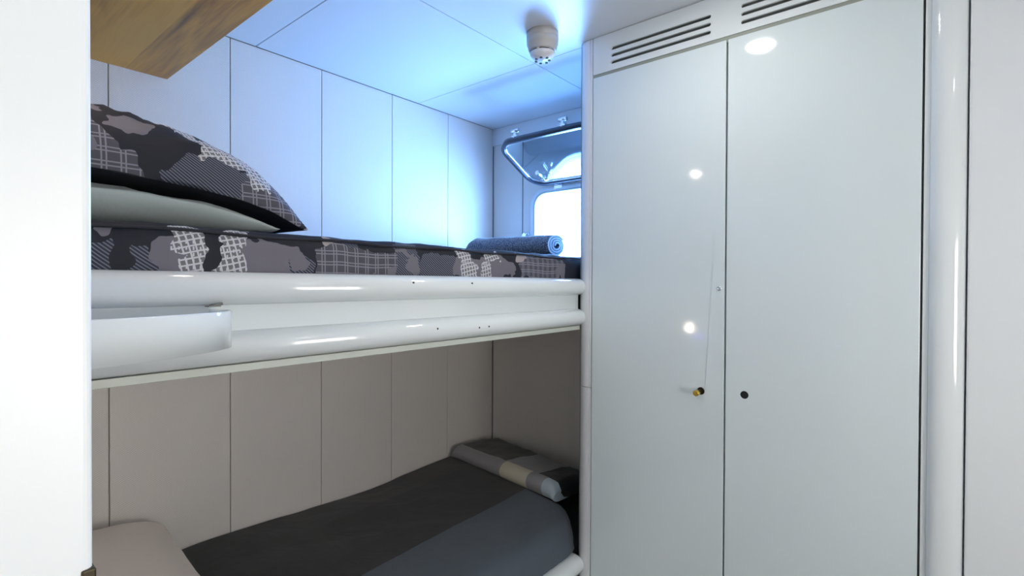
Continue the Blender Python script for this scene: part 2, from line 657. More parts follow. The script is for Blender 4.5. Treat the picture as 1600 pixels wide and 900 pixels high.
# catches on the free edge, hinges, brackets
for y in (1.305, 1.075):
    bm = bmesh.new()
    tube(bm, [sash3(y - 0.014, SL - 0.008, -0.012), sash3(y + 0.014, SL - 0.008, -0.012)], 0.010)
    tube(bm, [sash3(y, SL - 0.008, 0.004), sash3(y, SL + 0.002, -0.034)], [0.006, 0.008])
    tube(bm, [sash3(y - 0.018, SL + 0.004, -0.034), sash3(y + 0.018, SL + 0.004, -0.034)], 0.007)
    part('catch', bm, CHROME, sf)
for y in (1.30, 1.02):
    bm = bmesh.new()
    tube(bm, [sash3(y - 0.02, 0.055, 0.022), sash3(y + 0.02, 0.055, 0.022)], 0.007)
    tube(bm, [sash3(y, 0.055, 0.0), sash3(y, 0.055, 0.026)], 0.012)
    tube(bm, [sash3(y, 0.055, 0.022), sash3(y - 0.004, 0.10, 0.030), sash3(y - 0.004, 0.118, 0.036)], [0.007, 0.006, 0.010])
    part('latch', bm, CHROME, sf)
for y in (1.275, 1.09):
    bm = bmesh.new()
    tube(bm, [(HX, y - 0.03, HZ - 0.004), (HX, y + 0.03, HZ - 0.004)], 0.008)
    add_box(bm, WX - 0.018, WX - 0.001, y - 0.02, y + 0.02, HZ - 0.028, HZ + 0.002)
    part('hinge', bm, CHROME, win)
bm = bmesh.new()
lathe(bm, [(0.015, -0.001), (0.015, -0.004), (0.007, -0.008), (0.006, -0.02), (0.011, -0.026), (0.010, -0.034)], (WX, 1.452, 1.47), 'X', 16)
tube(bm, [(WX - 0.028, 1.452, 1.47), (WX - 0.030, 1.425, 1.478)], [0.005, 0.006])
part('sash_lock', bm, CHROME, win)

# ------------------------------------------------------------------ wardrobe
ward = thing('wardrobe', 'tall glossy white two-door built-in wardrobe with slotted vents above its doors', 'wardrobe', (1.6, 0.42, 0))
YW0, YW1 = 0.022, 0.826
DT = 0.018
bm = bmesh.new()
add_box(bm, CABX + DT + 0.004, RX1 - 0.001, YW0, 0.868, 0, ZC - 0.002)
part('body', bm, SEAL_GREY, ward)
# doors
GAP = 0.417
ZT = 1.877
pad = 0.0022
for i, (y0, y1) in enumerate(((GAP + pad, 0.8115), (YW0 + 0.003, GAP - pad))):
    hole = (0.478, 0.966) if i == 0 else (0.369, 0.971)
    loop = [(hole[0] + 0.0098 * cos(2 * pi * k / 24), hole[1] + 0.0098 * sin(2 * pi * k / 24)) for k in range(24)]
    bm = plate_with_holes(CABX, CABX + DT, [(y0, 0.09), (y1, 0.09), (y1, ZT), (y0, ZT)], [loop])
    d = part('door', bm, DOOR_WHITE, ward, bevel=0.0012)
    # black bore of the lock hole
    bm = bmesh.new()
    lathe(bm, [(0.0097, 0.0015), (0.0097, DT + 0.003)], (CABX, hole[0], hole[1]), 'X', 24)
    part('finger_hole', bm, BLACK, d)
    if i == 0:
        bm = bmesh.new()
        lathe(bm, [(0.0055, 0.0), (0.0055, -0.022), (0.0078, -0.024), (0.0080, -0.034), (0.0066, -0.037)], (CABX, 0.4785, 0.9655), 'X', 24)
        k_ = part('door_knob', bm, BRASS, d)
        k_['label'] = 'small brass push knob'
        bm = bmesh.new()
        lathe(bm, [(0.006, 0.0), (0.006, -0.002), (0.0035, -0.0025), (0.003, -0.001)], (CABX, 0.432, 1.2385), 'X', 20)
        part('bumper', bm, CHROME, d)
# vent panel with six slots
slots = []
for (ya, yb) in ((0.459, 0.751), (0.092, 0.384)):
    for zc in (1.9505, 1.930, 1.9095):
        slots.append(rrect(ya, yb, zc - 0.0047, zc + 0.0047, 0.0046, 5))
bm = plate_with_holes(CABX, CABX + 0.006, [(YW0, 1.8865), (0.8115, 1.8865), (0.8115, ZC - 0.002), (YW0, ZC - 0.002)], slots)
part('vent_panel', bm, WHITE_GLOSS, ward)
bm = bmesh.new()
add_box(bm, CABX + 0.014, CABX + 0.0215, 0.08, 0.765, 1.895, 1.965)
vb_ = part('vent_backing', bm, simple('dark_vent', (0.17, 0.19, 0.18), 0.6), ward)
bm = bmesh.new()
add_box(bm, CABX + 0.003, CABX + 0.012, YW0, 0.8115, ZT - 0.006, 1.8862)
part('top_seal', bm, SEAL_GREY, ward)
# rounded corner post towards the bunks: quarter-round profile
prof = [(CABX + DT + 0.01, 0.8145)]
prof += [(CABX, 0.8145), (CABX, 0.8195), (CABX + 0.0025, 0.8205), (CABX + 0.0025, 0.8225), (CABX, 0.8235)]
R = 0.040
for k in range(13):
    a = radians(90 * k / 12)
    prof.append((CABX + R - R * cos(a), 0.829 + R * sin(a)))
prof += [(CABX + 0.10, 0.869), (CABX + 0.10, 0.8682), (CABX + 0.05, 0.862)]
for (z0, z1) in ((0.0, 0.9285), (0.9305, ZC - 0.002)):
    bm = bmesh.new()
    lo = [bm.verts.new((x, y, z0)) for x, y in prof]
    hi = [bm.verts.new((x, y, z1)) for x, y in prof]
    n = len(prof)
    for k in range(n):
        bm.faces.new((lo[k], lo[(k + 1) % n], hi[(k + 1) % n], hi[k]))
    bm.faces.new(lo)
    bm.faces.new(hi)
    part('corner_post', bm, TRIM_WHITE, ward, smooth=True, angle=35)
# half-round post at the right-hand end
bm = bmesh.new()
prof = [(CABX + 0.02, YW0 - 0.001), (CABX, YW0 - 0.001), (CABX, YW0 - 0.010)]
for k in range(1, 16):
    a = pi * k / 16
    prof.append((CABX - 0.020 * sin(a), -0.017 + 0.029 * cos(a)))
prof += [(CABX, -0.0465), (CABX + 0.02, -0.0465)]
lo = [bm.verts.new((x, y, 0)) for x, y in prof]
hi = [bm.verts.new((x, y, ZC - 0.002)) for x, y in prof]
n = len(prof)
for k in range(n):
    bm.faces.new((lo[k], lo[(k + 1) % n], hi[(k + 1) % n], hi[k]))
bm.faces.new(lo)
bm.faces.new(hi)
part('edge_post', bm, WHITE_GLOSS, ward, smooth=True, angle=35)

# ------------------------------------------------------------------ upper bunk
BX0, BX1 = RX0 + 0.001, 1.378
YR = 0.872
ub = thing('upper_bunk', 'glossy white upper bunk built along the wall, with two rounded mouldings on its front', 'bunk bed', (0.6, 1.2, 1.107))
bm = bmesh.new()
add_box(bm, BX0, RX1 - 0.009, YR + 0.002, YB - 0.003, 1.109, 1.130)
part('bed_base', bm, TRIM_WHITE, ub)
bm = bmesh.new()
add_box(bm, BX0, 1.3785, YR, YR + 0.008, 1.112, 1.262)
part('front_panel', bm, WHITE_GLOSS, ub, bevel=0.001)
bm = bmesh.new()
moulding(bm, half_round(YR + 0.008, 0.838, 1.213, 1.2665), BX0, BX1, 0.016)
part('top_moulding', bm, WHITE_GLOSS, ub)
bm = bmesh.new()
moulding(bm, half_round(YR + 0.012, 0.836, 1.118, 1.172), BX0, BX1, 0.016)
lm = part('lower_moulding', bm, WHITE_GLOSS, ub)
bm = bmesh.new()
add_box(bm, BX0, 1.366, 0.858, YR + 0.02, 1.106, 1.1185)
part('edge_strip', bm, simple('sage_edge_strip', (0.62, 0.66, 0.60), 0.4), ub, bevel=0.001)
for (x, z, yy) in ((0.688, 1.2505, 0.8395), (0.863, 1.2495, 0.8395), (0.753, 1.150, 0.837), (0.885, 1.144, 0.8365), (0.919, 1.1445, 0.8365)):
    bm = bmesh.new()
    lathe(bm, [(0.0022, -0.0012), (0.0022, 0.004)], (x, yy, z), 'Y', 10)
    part('screw', bm, DARK_GAP, ub)

# ------------------------------------------------------------------ lower bunk
lb = thing('lower_bunk', 'white lower bunk under the upper one, only its rounded front rail end showing', 'bunk bed', (0.6, 1.2, 0))
bm = bmesh.new()
add_box(bm, BX0, RX1 - 0.005, YR, YB - 0.003, 0.0, 0.30)
part('bed_box', bm, TRIM_WHITE, lb)
bm = bmesh.new()
add_box(bm, BX0, 1.372, YR - 0.002, YR + 0.02, 0.02, 0.385)
part('front_panel', bm, WHITE_GLOSS, lb)
bm = bmesh.new()
moulding(bm, half_round(YR + 0.012, 0.836, 0.340, 0.394), BX0, BX1, 0.016)
part('top_moulding', bm, WHITE_GLOSS, lb)


# ------------------------------------------------------------------ soft goods
def superbox(x0, x1, y0, y1, z0, z1, r, nx, ny, nz_side, crown=0.0, corner=0.1, wr=0.0, seed=0.0, uvscale=True):
    """mattress: grid over top + rounded edge + sides. Returns bm with UVMap (u = x, v = arc from the front bottom)"""
    bm = bmesh.new()
    uv = bm.loops.layers.uv.new('UVMap')
    cx, cy = (x0 + x1) / 2, (y0 + y1) / 2
    hx, hy = (x1 - x0) / 2, (y1 - y0) / 2
    # perimeter loop param with rounded vertical corners
    def perim(inset):
        c = max(corner - inset * 0.6, 0.005)
        pts = []
        ax, ay = hx - inset, hy - inset
        def seg(a, b_, n):
            for i in range(n):
                t = i / n
                pts.append((a[0] + (b_[0] - a[0]) * t, a[1] + (b_[1] - a[1]) * t))
        def arc(c0, a0, n):
            for i in range(n):
                a = radians(a0 + 90 * i / n)
                pts.append((c0[0] + c * cos(a), c0[1] + c * sin(a)))
        seg((-ax + c, -ay), (ax - c, -ay), nx)
        arc((ax - c, -ay + c), -90, 6)
        seg((ax, -ay + c), (ax, ay - c), ny)
        arc((ax - c, ay - c), 0, 6)
        seg((ax - c, ay), (-ax + c, ay), nx)
        arc((-ax + c, ay - c), 90, 6)
        seg((-ax, ay - c), (-ax, -ay + c), ny)
        arc((-ax + c, -ay + c), 180, 6)
        return pts
    rows = []
    H = z1 - z0
    levels = []
    nb = 5
    for i in range(nb):
        a = pi / 2 * i / nb
        levels.append((r * 0.5 * (1 - sin(a)), z0 + r * 0.5 * (1 - cos(a)), ))
    for i in range(nz_side + 1):
        levels.append((0.0, z0 + r * 0.5 + (H - r * 1.5) * i / nz_side))
    for i in range(1, nb + 1):
        a = pi / 2 * i / nb
        levels.append((r * (1 - cos(a)), z1 - r + r * sin(a)))
    steps = 10
    for i in range(1, steps):
        ins = r + (min(hx, hy) - r - 0.004) * (i / steps)
        levels.append((ins, z1))
    arc_v = []
    v = 0
    for i, (ins, z) in enumerate(levels):
        if i:
            v += math.hypot(ins - levels[i - 1][0], z - levels[i - 1][1])
        arc_v.append(v)
        row = []
        for (px_, py_) in perim(ins):
            X, Y = cx + px_, cy + py_
            zz = z
            if z > (z0 + z1) / 2:
                e = min(1.0, ins / (min(hx, hy)))
                zz += crown * sin(e * pi / 2)
            w = wr * noise3(X * 9 + seed, Y * 9, z * 9) + wr * 0.6 * noise3(X * 23 + seed, Y * 23, z * 20)
            d = Vector((px_ / hx, py_ / hy, 0))
            f_side = 1 - min(1, ins / 0.05)
            row.append(bm.verts.new((X + d.x * w * f_side * 0.8, Y + d.y * w * f_side, max(zz + (w if z > z0 + 0.02 else 0), z0))))
        rows.append(row)
    n = len(rows[0])
    for ri, (a, b_) in enumerate(zip(rows, rows[1:])):
        for k in range(n):
            k2 = (k + 1) % n
            f = bm.faces.new((a[k], a[k2], b_[k2], b_[k]))
            f.smooth = True
            vv = (arc_v[ri], arc_v[ri], arc_v[ri + 1], arc_v[ri + 1])
            for lp, v_ in zip(f.loops, vv):
                lp[uv].uv = (lp.vert.co.x, v_)
    for rg in (rows[0], rows[-1]):
        f = bm.faces.new(rg)
        f.smooth = True
        for lp in f.loops:
            lp[uv].uv = (lp.vert.co.x, lp.vert.co.y)
    return bm


# blobs on the upper cover: u = x in metres, v = height above the rail
def X_(p):    # front-face position of a print mark, measured along the bunk
    k = (p - 800) / F_PX
    # plane y = 0.885
    d = r2 * k + fwd
    return d.x / d.y * 0.885


def up_blobs():
    B = lambda p0, p1, v0, v1: (X_((p0 + p1) / 2), (v0 + v1) / 2, abs(X_(p1) - X_(p0)) / 2, (v1 - v0) / 2)
    return [
        ('stripe', [B(120, 250, -0.02, 0.05), B(430, 486, -0.02, 0.035), B(612, 655, 0.0, 0.09), B(655, 712, -0.01, 0.06), B(520, 560, 0.05, 0.10)]),
        ('plaid', [B(494, 622, -0.01, 0.062), B(812, 886, 0.0, 0.07), B(30, 100, 0.0, 0.06)]),
        ('mauve', [B(236, 300, -0.03, 0.062), B(372, 455, -0.03, 0.062), B(425, 478, 0.028, 0.060), B(455, 477, 0.010, 0.050), B(575, 590, -0.01, 0.012), B(605, 620, -0.01, 0.014),
                   B(634, 651, 0.012, 0.055), B(612, 645, 0.05, 0.064), B(712, 806, -0.01, 0.062), B(868, 884, 0.0, 0.05), B(143, 180, 0.058, 0.08), B(60, 120, 0.02, 0.06)]),
        ('hound', [B(262, 325, 0.035, 0.08), B(280, 330, -0.02, 0.05), B(340, 380, -0.02, 0.055), B(352, 392, 0.045, 0.085), B(719, 746, -0.02, 0.05), B(712, 738, 0.045, 0.08), B(750, 767, -0.02, 0.045), B(757, 780, 0.045, 0.08)]),
        ('dark', [B(178, 205, -0.012, 0.07), B(325, 340, -0.02, 0.055), B(455, 462, -0.01, 0.008), B(786, 800, -0.015, 0.020), B(560, 575, 0.058, 0.085)]),
        ('light', [B(505, 526, 0.055, 0.075), B(805, 826, 0.052, 0.075)]),
    ]


UPC = camo('camouflage_patchwork_cover', up_blobs())
bm = superbox(RX0 + 0.004, 1.832, 0.882, YB - 0.004, 1.1305, 1.338, 0.030, 150, 30, 12, crown=0.004, corner=0.05, wr=0.0035)
# v measured from rail top
uvl = bm.loops.layers.uv.verify()
for f in bm.faces:
    for lp in f.loops:
        lp[uvl].uv.y -= (1.268 - 1.1305)
mt_up = obj('mattress', bm, UPC)
bm = bmesh.new()
tube(bm, [(RX0 + 0.06 + i * 0.04, 0.8835 + 0.0006 * sin(i * 1.3) + (0.0025 if abs(0) else 0.0035), 1.3285 + 0.0018 * sin(i * 0.9)) for i in range(54)], 0.0028, 8)
part('piping', bm, simple('dark_piping', (0.016, 0.017, 0.026), 0.8), mt_up)
tag(mt_up, 'mattress of the upper bunk in a dark camouflage patchwork cover', 'mattress')

# lower bunk: dark sheet and the dark/steel-blue bedspread lying on it
SHEET = simple('black_sheet', (0.020, 0.020, 0.024), 0.85, bump=0.2, bscale=40)
bm = superbox(RX0 + 0.004, RX1 - 0.012, 0.894, YB - 0.004, 0.3005, 0.420, 0.03, 80, 30, 6, corner=0.05, wr=0.002)
o = obj('mattress', bm, SHEET)
tag(o, 'black-sheeted mattress of the lower bunk, showing at the end of the bedspread', 'mattress')


def bedspread_mat():
    mt, nt, b = new_mat('two_tone_bedspread')
    b.inputs['Roughness'].default_value = 0.8
    b.inputs['Sheen Weight'].default_value = 0.12
    tc = nt.nodes.new('ShaderNodeTexCoord')
    sp = nt.nodes.new('ShaderNodeSeparateXYZ')
    nt.links.new(tc.outputs['Object'], sp.inputs[0])
    e = math_node(nt, 'LESS_THAN', math_node(nt, 'MULTIPLY_ADD', sp.outputs['X'], -0.03, sp.outputs['Y']), 1.135)
    mx = nt.nodes.new('ShaderNodeMix')
    mx.data_type = 'RGBA'
    nt.links.new(e, mx.inputs['Factor'])
    mx.inputs['A'].default_value = (0.028, 0.029, 0.032, 1)
    mx.inputs['B'].default_value = (0.075, 0.098, 0.125, 1)
    nt.links.new(mx.outputs['Result'], b.inputs['Base Color'])
    n = nt.nodes.new('ShaderNodeTexNoise')
    n.inputs['Scale'].default_value = 7
    n.inputs['Detail'].default_value = 4
    n.inputs['Distortion'].default_value = 0.8
    nt.links.new(tc.outputs['Object'], n.inputs['Vector'])
    bp = nt.nodes.new('ShaderNodeBump')
    bp.inputs['Strength'].default_value = 0.45
    bp.inputs['Distance'].default_value = 0.012
    nt.links.new(n.outputs['Fac'], bp.inputs['Height'])
    nt.links.new(bp.outputs['Normal'], b.inputs['Normal'])
    return mt


bm = bmesh.new()
NX, NY = 120, 60
XA, XB, YA, YBk = RX0 + 0.006, 1.495, 0.878, 1.664
grid_t = []
CR = 0.17                       # round corner in plan
for i in range(NX + 1):
    row = []
    s = i / NX
    for k in range(NY + 1):
        t = k / NY
        X = XA + (XB - XA) * s
        # front edge pulls back towards the far end (rounded corner)
        yf = YA
        if X > XB - CR:
            q = (X - (XB - CR)) / CR
            yf = YA + CR * (1 - math.sqrt(max(0, 1 - q * q)))
        ee = 1 - (1 - t) ** 1.5
        Y = yf + (YBk - yf) * ee
        X0 = X
        X = XA + (XB + 0.18 * ee - XA) * s
        dfront = Y - yf
        dend = XB - X0
        rr = 0.075
        zf = 1 - (1 - min(1, dfront / rr)) ** 2.0
        ze = 1 - (1 - min(1, dend / 0.05)) ** 2.0
        z = 0.428 + 0.050 * min(zf, 1) * min(ze, 1)
        if t > 0.999 or True:
            z -= 0.0
        z = 0.395 + (z - 0.395) * (math.sqrt(min(1, dfront / 0.02)) if dfront < 0.02 else 1)
        w = 0.006 * noise3(X * 3.2, Y * 3.2, 0.3) + 0.0025 * noise3(X * 12, Y * 9, 4.3)
        # pull folds near the front corner
        fold = 0.006 * sin(52 * math.atan2(Y - 1.10, X - 1.05)) * max(0, 1 - abs(dfront - 0.05) / 0.10) * max(0, min(1, (X - 0.9) / 0.3))
        z += w + fold
        z -= 0.020 * max(0, (Y - 1.50) / 0.17) * (0.5 + 0.5 * sin(X * 6.0 + 1.2))
        row.append(bm.verts.new((X, Y, z)))
    grid_t.append(row)
for i in range(NX):
    for k in range(NY):
        bm.faces.new((grid_t[i][k], grid_t[i + 1][k], grid_t[i + 1][k + 1], grid_t[i][k + 1])).smooth = True
# hem underside closing
low = {}
for i in range(NX + 1):
    for k in range(NY + 1):
        if i in (0, NX) or k in (0, NY):
            v = grid_t[i][k]
            low[(i, k)] = bm.verts.new((v.co.x, v.co.y, min(v.co.z - 0.004, 0.40 if k == 0 else 0.424)))
ring = [(i, 0) for i in range(NX + 1)] + [(NX, k) for k in range(1, NY + 1)] + [(i, NY) for i in range(NX - 1, -1, -1)] + [(0, k) for k in range(NY - 1, 0, -1)]
for a, b_ in zip(ring, ring[1:] + ring[:1]):
    bm.faces.new((grid_t[a[0]][a[1]], grid_t[b_[0]][b_[1]], low[b_], low[a])).smooth = True
o = obj('bedspread', bm, bedspread_mat())
tag(o, 'dark grey bedspread with a steel blue band along its front, smoothed over the lower mattress', 'bedspread')


def z_seed(v):
    return v * 1.7 + 0.3


def cushion(cx, cy, hx, hy, edge_z, top, bot, n=60, pinch=0.10, wr=0.006, seed=0.0, uvo=(0, 0), expo=2.4, rot=0.0, power=0.55, floor_z=None, tuck=None, fold=0.007):
    """pillow: two surfaces meeting in a seam. edge_z(x, y) height of the seam, top/bot thickness above/below"""
    bm = bmesh.new()
    uv = bm.loops.layers.uv.new('UVMap')
    def P(s, t, side):
        x = s * hx * (1 - pinch * (1 - s * s) * 0 - pinch * (1 - abs(s)) * 0) * (1 - pinch * (1 - t * t) * abs(s) ** 2 * 0.6)
        y = t * hy * (1 - pinch * (1 - s * s) * abs(t) ** 2 * 0.6)
        X = cx + x * cos(rot) - y * sin(rot)
        Y = cy + x * sin(rot) + y * cos(rot)
        e = edge_z(X, Y)
        h = (max(0, 1 - abs(s) ** expo) * max(0, 1 - abs(t) ** expo)) ** power
        w = wr * (noise3(X * 8 + seed, Y * 8, side * 3.1) + 0.5 * noise3(X * 20 + seed, Y * 20, side * 5.0)) * (0.35 + 0.65 * min(1, h * 2))
        if tuck is not None:
            for (tx, ty) in tuck:
                ang = math.atan2(Y - ty, X - tx)
                dist = math.hypot(X - tx, Y - ty)
                w += fold * sin(17 * ang + 9 * dist + seed) * math.exp(-dist / 0.20) * min(1, h * 1.4)
        w += 0.5 * fold * (1 - abs(noise3(X * 6 + seed, Y * 3.5 + 2, z_seed(seed))) * 4) * min(1, h) * 0.5
        if side < 0:
            w *= 0.15
        z = e + (top * h if side > 0 else -bot * h) + w
        if floor_z is not None:
            z = max(z, floor_z(X, Y))
        return (X, Y, z)
    rows = {}
    for side in (1, -1):
        for i in range(n + 1):
            for k in range(n + 1):
                # denser towards the edges
                s = sin((i / n * 2 - 1) * pi / 2)
                t = sin((k / n * 2 - 1) * pi / 2)
                if side < 0 and (i in (0, n) or k in (0, n)):
                    rows[(side, i, k)] = rows[(1, i, k)]
                else:
                    rows[(side, i, k)] = bm.verts.new(P(s, t, side if not (i in (0, n) or k in (0, n)) else 1))
    for side in (1, -1):
        for i in range(n):
            for k in range(n):
                vs = [rows[(side, i, k)], rows[(side, i + 1, k)], rows[(side, i + 1, k + 1)], rows[(side, i, k + 1)]]
                f = bm.faces.new(vs if side > 0 else vs[::-1])
                f.smooth = True
                for lp in f.loops:
                    c = lp.vert.co
                    lp[uv].uv = (c.x + uvo[0], (c.z - 1.4) * 0.9 + (c.y - 0.95) * 0.45 + uvo[1]) if side > 0 else (c.x + 3, c.y)
    return bm


MT = 1.345
LOW_SEAM = [(-0.3, 1.388), (0.26, 1.388), (0.33, 1.383), (0.42, 1.362), (0.456, 1.350)]
UP_SEAM = [(-0.3, 1.420), (0.18, 1.418), (0.31, 1.408), (0.39, 1.395), (0.44, 1.381), (0.50, 1.352)]


def interp(tab, x):
    if x <= tab[0][0]:
        return tab[0][1]
    for a, c in zip(tab, tab[1:]):
        if x <= c[0]:
            t = (x - a[0]) / (c[0] - a[0])
            return a[1] + (c[1] - a[1]) * t
    return tab[-1][1]


def e_low(X, Y):
    return interp(LOW_SEAM, X)


bm = cushion(0.085, 1.285, 0.375, 0.335, e_low, 0.014, 0.060, seed=2.0, wr=0.006, tuck=[(0.46, 0.95), (0.1, 0.93)], expo=4.0, power=0.5, floor_z=lambda X, Y: MT)
o = obj('pillow', bm, SAGE)
tag(o, 'plain grey-green pillow squashed under the camouflage one on the upper bunk', 'pillow')


def e_up(X, Y):
    return interp(UP_SEAM, X)


def B2(x0, x1, z0, z1):
    return ((x0 + x1) / 2, (z0 + z1) / 2, abs(x1 - x0) / 2, abs(z1 - z0) / 2)


pil_layers = [
    ('stripe', [B2(0.27, 0.42, -0.02, 0.055), B2(0.31, 0.40, 0.02, 0.075)]),
    ('plaid', [B2(0.09, 0.215, -0.03, 0.10), B2(0.38, 0.50, -0.05, 0.035), B2(0.16, 0.245, 0.0, 0.055)]),
    ('mauve', [B2(0.10, 0.20, 0.115, 0.20), B2(0.14, 0.19, 0.04, 0.075), B2(0.49, 0.53, -0.02, 0.03)]),
    ('mauve', [B2(0.20, 0.27, 0.09, 0.12), B2(0.45, 0.50, 0.03, 0.06)]),
    ('hound', [B2(0.33, 0.43, 0.055, 0.135), B2(0.405, 0.455, 0.01, 0.085), B2(0.27, 0.35, 0.115, 0.145), B2(0.47, 0.56, -0.09, -0.045)]),
    ('dark', [B2(0.27, 0.315, 0.11, 0.125)]),
]
PILC = camo('camouflage_pillowcase', pil_layers)
bm = cushion(0.125, 1.285, 0.385, 0.345, e_up, 0.130, 0.003, n=80, seed=7.0, wr=0.010, tuck=[(0.51, 0.94), (0.2, 0.93)], fold=0.005, pinch=0.06, expo=4.5, power=0.45, floor_z=lambda X, Y: MT + 0.004)
o = obj('pillow', bm, PILC)
tag(o, 'plump dark camouflage patchwork pillow, topmost on the upper bunk', 'pillow')

# lower bunk pillow
bm = cushion(0.088, 1.31, 0.385, 0.340, lambda X, Y: 0.510 + 0.055 * max(0, (Y - 1.05) / 0.6), 0.115, 0.06, seed=11.0, wr=0.008, tuck=[(0.47, 0.97)], power=0.42, expo=3.5, floor_z=lambda X, Y: 0.487)
o = obj('pillow', bm, BEIGE)
tag(o, 'plain beige-grey pillow at the near end of the lower bunk', 'pillow')

# folded patchwork throw at the far end of the lower bunk
def throw_mat():
    mt, nt, b = new_mat('patchwork_throw')
    b.inputs['Roughness'].default_value = 0.85
    b.inputs['Sheen Weight'].default_value = 0.2
    uvn = nt.nodes.new('ShaderNodeUVMap')
    uvn.uv_map = 'UVMap'
    sp = nt.nodes.new('ShaderNodeSeparateXYZ')
    nt.links.new(uvn.outputs[0], sp.inputs[0])
    U, V = sp.outputs['X'], sp.outputs['Y']

    def sel(f, A, B):
        mx = nt.nodes.new('ShaderNodeMix')
        mx.data_type = 'RGBA'
        nt.links.new(f, mx.inputs['Factor'])
        for k, v in (('A', A), ('B', B)):
            if isinstance(v, tuple):
                mx.inputs[k].default_value = (*v, 1)
            else:
                nt.links.new(v, mx.inputs[k])
        return mx.outputs['Result']
    grey = (0.27, 0.27, 0.285)
    dk = (0.014, 0.014, 0.018)
    cream = (0.60, 0.57, 0.46)
    blue = (0.45, 0.55, 0.62)
    # roll row (V < 0.12): grey, cream, grey, blue ; top row: dark, grey, dark
    r1 = sel(math_node(nt, 'GREATER_THAN', U, 0.325), grey, cream)
    r1 = sel(math_node(nt, 'GREATER_THAN', U, 0.475), r1, grey)
    r1 = sel(math_node(nt, 'GREATER_THAN', U, 0.555), r1, blue)
    r2_ = sel(math_node(nt, 'GREATER_THAN', U, 0.315), dk, grey)
    r2_ = sel(math_node(nt, 'GREATER_THAN', U, 0.50), r2_, dk)
    c = sel(math_node(nt, 'GREATER_THAN', V, 0.115), r1, r2_)
    nt.links.new(c, b.inputs['Base Color'])
    n = nt.nodes.new('ShaderNodeTexNoise')
    n.inputs['Scale'].default_value = 24
    nt.links.new(uvn.outputs[0], n.inputs['Vector'])
    bp = nt.nodes.new('ShaderNodeBump')
    bp.inputs['Strength'].default_value = 0.4
    bp.inputs['Distance'].default_value = 0.006
    nt.links.new(n.outputs['Fac'], bp.inputs['Height'])
    nt.links.new(bp.outputs['Normal'], b.inputs['Normal'])
    return mt


# section in (q, z): a flat roll folded over; runs along L from the back wall to the front
P0 = Vector((1.56, 1.640, 0))
P1 = Vector((1.475, 1.030, 0))
axis = (P1 - P0).normalized()
side = Vector((-axis.y, axis.x, 0))        # towards the end wall
if side.x < 0:
    side = -side
L_ = (P1 - P0).length
W_ = 0.27
Hh = 0.062
sec = []
for i in range(11):                        # round front nose
    a = -pi / 2 - pi * i / 10
    sec.append((Hh / 2 + Hh / 2 * cos(a) * 1.1, Hh / 2 + Hh / 2 * sin(a)))
for i in range(1, 9):                      # top going back, sagging thinner
    q = Hh / 2 + (W_ - Hh / 2) * i / 8
    sec.append((q, Hh - 0.020 * (i / 8) ** 2 - (0.012 if i == 8 else 0)))
sec.append((W_, 0.002))
bm = bmesh.new()
uvl = bm.loops.layers.uv.new('UVMap')
arc = [0]
for a, b_ in zip(sec, sec[1:]):
    arc.append(arc[-1] + math.hypot(b_[0] - a[0], b_[1] - a[1]))
NL = 40
rows = []
info = {}
for i in range(NL + 1):
    s = i / NL
    sc = 1.0
    e = min(s, 1 - s)
    if e < 0.05:
        sc = 0.55 + 0.45 * math.sqrt(1 - (1 - e / 0.05) ** 2)
    row = []
    for j_, (q, z) in enumerate(sec):
        qq = q * (1.0 - 0.10 * s)
        p = P0 + axis * (s * L_) + side * qq
        zz = 0.474 + z * sc
        wv = (0.007 * noise3(p.x * 9, p.y * 9, z * 9) + 0.004 * noise3(p.x * 24, p.y * 24, z * 20)) * (1 if z > 0.01 else 0)
        v = bm.verts.new((p.x, p.y, zz + wv))
        info[v] = (s * L_, arc[j_])
        row.append(v)
    rows.append(row)
ns = len(sec)
for a, b_ in zip(rows, rows[1:]):
    for k in range(ns):
        k2 = (k + 1) % ns
        f = bm.faces.new((a[k], a[k2], b_[k2], b_[k]))
        f.smooth = True
        for lp in f.loops:
            lp[uvl].uv = info[lp.vert]
for rg in (rows[0], rows[-1]):
    f = bm.faces.new(rg)
    for lp in f.loops:
        lp[uvl].uv = info[lp.vert]
o = obj('folded_throw', bm, throw_mat())
tag(o, 'folded patchwork throw of grey, cream and pale blue squares on the lower bunk', 'throw')

# rolled blue-grey towel on the upper bunk
def towel_mat():
    mt, nt, b = new_mat('knitted_towel')
    b.inputs['Roughness'].default_value = 0.9
    b.inputs['Sheen Weight'].default_value = 0.3
    tc = nt.nodes.new('ShaderNodeTexCoord')
    v = nt.nodes.new('ShaderNodeTexVoronoi')
    v.inputs['Scale'].default_value = 170
    nt.links.new(tc.outputs['Object'], v.inputs['Vector'])
    cr = nt.nodes.new('ShaderNodeValToRGB')
    cr.color_ramp.elements[0].position = 0.15
    cr.color_ramp.elements[0].color = (0.21, 0.26, 0.34, 1)
    cr.color_ramp.elements[1].position = 0.6
    cr.color_ramp.elements[1].color = (0.06, 0.085, 0.135, 1)
    nt.links.new(v.outputs['Distance'], cr.inputs[0])
    nt.links.new(cr.outputs[0], b.inputs['Base Color'])
    bp = nt.nodes.new('ShaderNodeBump')
    bp.inputs['Strength'].default_value = 0.6
    bp.inputs['Distance'].default_value = 0.003
    bp.invert = True
    nt.links.new(v.outputs['Distance'], bp.inputs['Height'])
    nt.links.new(bp.outputs['Normal'], b.inputs['Normal'])
    return mt


